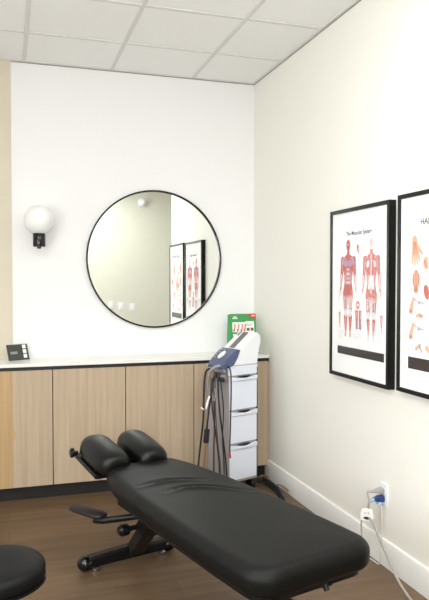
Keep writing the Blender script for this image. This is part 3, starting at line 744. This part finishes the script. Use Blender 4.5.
tagm = MB().prism([(-.032, -.03), (.028, -.032), (.034, -.006), (.026, .03), (.004, .036), (-.026, .028), (-.034, .004)], -.006, .006).build('cord_tag', 'bwhite', None, bevel=.002, loc=(ca+cb)/2, rot=(0, 0, -.8)); tagm.scale = (1, 1, 1); adopt(tagm, gplug); t = tagm
b = MB(); b.rings([[Vector((.017*math.cos(2*PI*j/16)+.001, y, .007*math.sin(2*PI*j/16)-.014)) for j in range(16)] for y in (-.0075, -.005)]); b.build('oval_mark', 'ink', t)
MB().tube([(-.012, -.007, .014), (-.002, -.008, .008)], .002).tube([(.006, -.007, .018), (.012, -.007, .008)], .002).build('printed_lines', 'greyink', t)
q = [atX(369.5, 518, 1.73), atX(374, 525, 1.73), atX(380, 540, 1.725), atX(389, 560, 1.72), atX(398, 580, 1.72), atZ(411, 600, .006), atZ(430, 622, .006), atZ(470, 660, .006)]
adopt(MB().tube(q, .0062, smooth=6, n=8).build('cord', 'gcable'), gplug)
q = [atX(362.5, 516, 1.73), atX(361.5, 521, 1.73), atX(361.2, 528, 1.73), atX(361, 540, 1.72), atX(352, 560, 1.68)]
adopt(MB().tube(q, .004, smooth=6, n=8).build('cord', 'gcable'), gplug)
q = [Vector((1.80, 2.893, .335)), Vector((1.812, 2.89, .30)), Vector((1.815, 2.89, .22)), Vector((1.815, 2.89, .14)), Vector((1.808, 2.89, .02)), Vector((1.80, 2.95, .006)), Vector((1.80, 3.2, .006))]
adopt(MB().tube(q, .003, smooth=6, n=8).build('cord', 'wcable'), bplug)

# ------------------------------------------------------------------ things seen only in the mirror, on the rear wall
def refl(px, py):     # where the mirror shows the rear wall
    d = _ray(px, py); tt = (2*4.7665 - YR)/d.y; p_ = _O + d*tt; return (p_.x, p_.z)
lab = ['white switch plate on the far cream wall, leftmost of three in the mirror', 'white switch plate on the far cream wall, middle of three in the mirror', 'white switch plate on the far cream wall, rightmost of three in the mirror']
for (px, py), lb in zip(((111, 305), (121, 306), (132, 307)), lab):
    x, z = refl(px, py)
    t = thing('light_switch', lb, 'light switch', (x, YR, z), PI, 'switch plates reflected in the mirror')
    MB().bx((-.045, -.007, -.06), (.045, 0, .06)).build('plate', 'plastic', t, bevel=.003); MB().bx((-.018, -.012, -.034), (.018, -.006, .034)).build('rocker', 'mat', t, bevel=.002)
x, z = refl(142.5, 202.5)
t = thing('wall_sensor', 'small round white fixture high on the far wall, seen in the mirror', 'sensor', (x, YR, z), PI)
MB().lathe([(.075, 0), (.075, -.02), (.06, -.035)], n=32, axis='y').build('base_disc', 'plastic', t)
MB().sphere((0.0, -.055, -.0), .05, n=24).build('dome', 'plastic', t)

# ------------------------------------------------------------------ lights
def area(name, loc, rot, sx, sy, power, col=(1, 1, 1)):
    l = bpy.data.lights.new(name, 'AREA'); l.shape = 'RECTANGLE'; l.size = sx; l.size_y = sy; l.energy = power; l.color = col
    o = bpy.data.objects.new(name, l); C.objects.link(o); o.location = loc; o.rotation_euler = rot; return o
M['diff'] = mat('lit_diffuser', (.9, .9, .9), .6, emit=((1, .98, .95), 6))
for x, y in ((-.79, 1.515), (1.04, 1.515), (-.79, -.285), (1.04, -.285)):  # unseen panels added to light the room from above
    t = thing('added_ceiling_light', 'square recessed ceiling light panel, added out of view', 'ceiling light', (x+.305-.61*0, y, H-.006), 0, 'added ceiling lights out of view')
    MB().bx((-.29, -.29, -.004), (.29, .29, .004)).build('diffuser', 'diff', t)
    area('added_panel_lamp', (x+.305, y, H-.02), (0, 0, 0), .56, .56, 20, (.96, .98, 1))
area('added_window_light', ((WX0+WX1)/2, YR-.05, (WZ0+WZ1)/2), (PI/2, 0, 0), WX1-WX0-.1, WZ1-WZ0-.1, 50, (.95, .98, 1))  # added source, placed for the bright patch thrown by the mirror
area('added_window_light', (XL-.05, (LY0+LY1)/2, (LZ0+LZ1)/2), (PI/2+.3, 0, -PI/2), LY1-LY0-.1, LZ1-LZ0-.1, 66, (.97, .985, 1))  # added source for the right wall, tilted up to brighten the ceiling
# sky outside
w = bpy.data.worlds.new('world'); bpy.context.scene.world = w; w.use_nodes = True
w.node_tree.nodes['Background'].inputs[0].default_value = (.85, .92, 1, 1); w.node_tree.nodes['Background'].inputs[1].default_value = 1

vs = bpy.context.scene.view_settings
vs.view_transform = 'Standard'; vs.look = 'None'; vs.exposure = .03; vs.gamma = 1; vs.use_curve_mapping = False
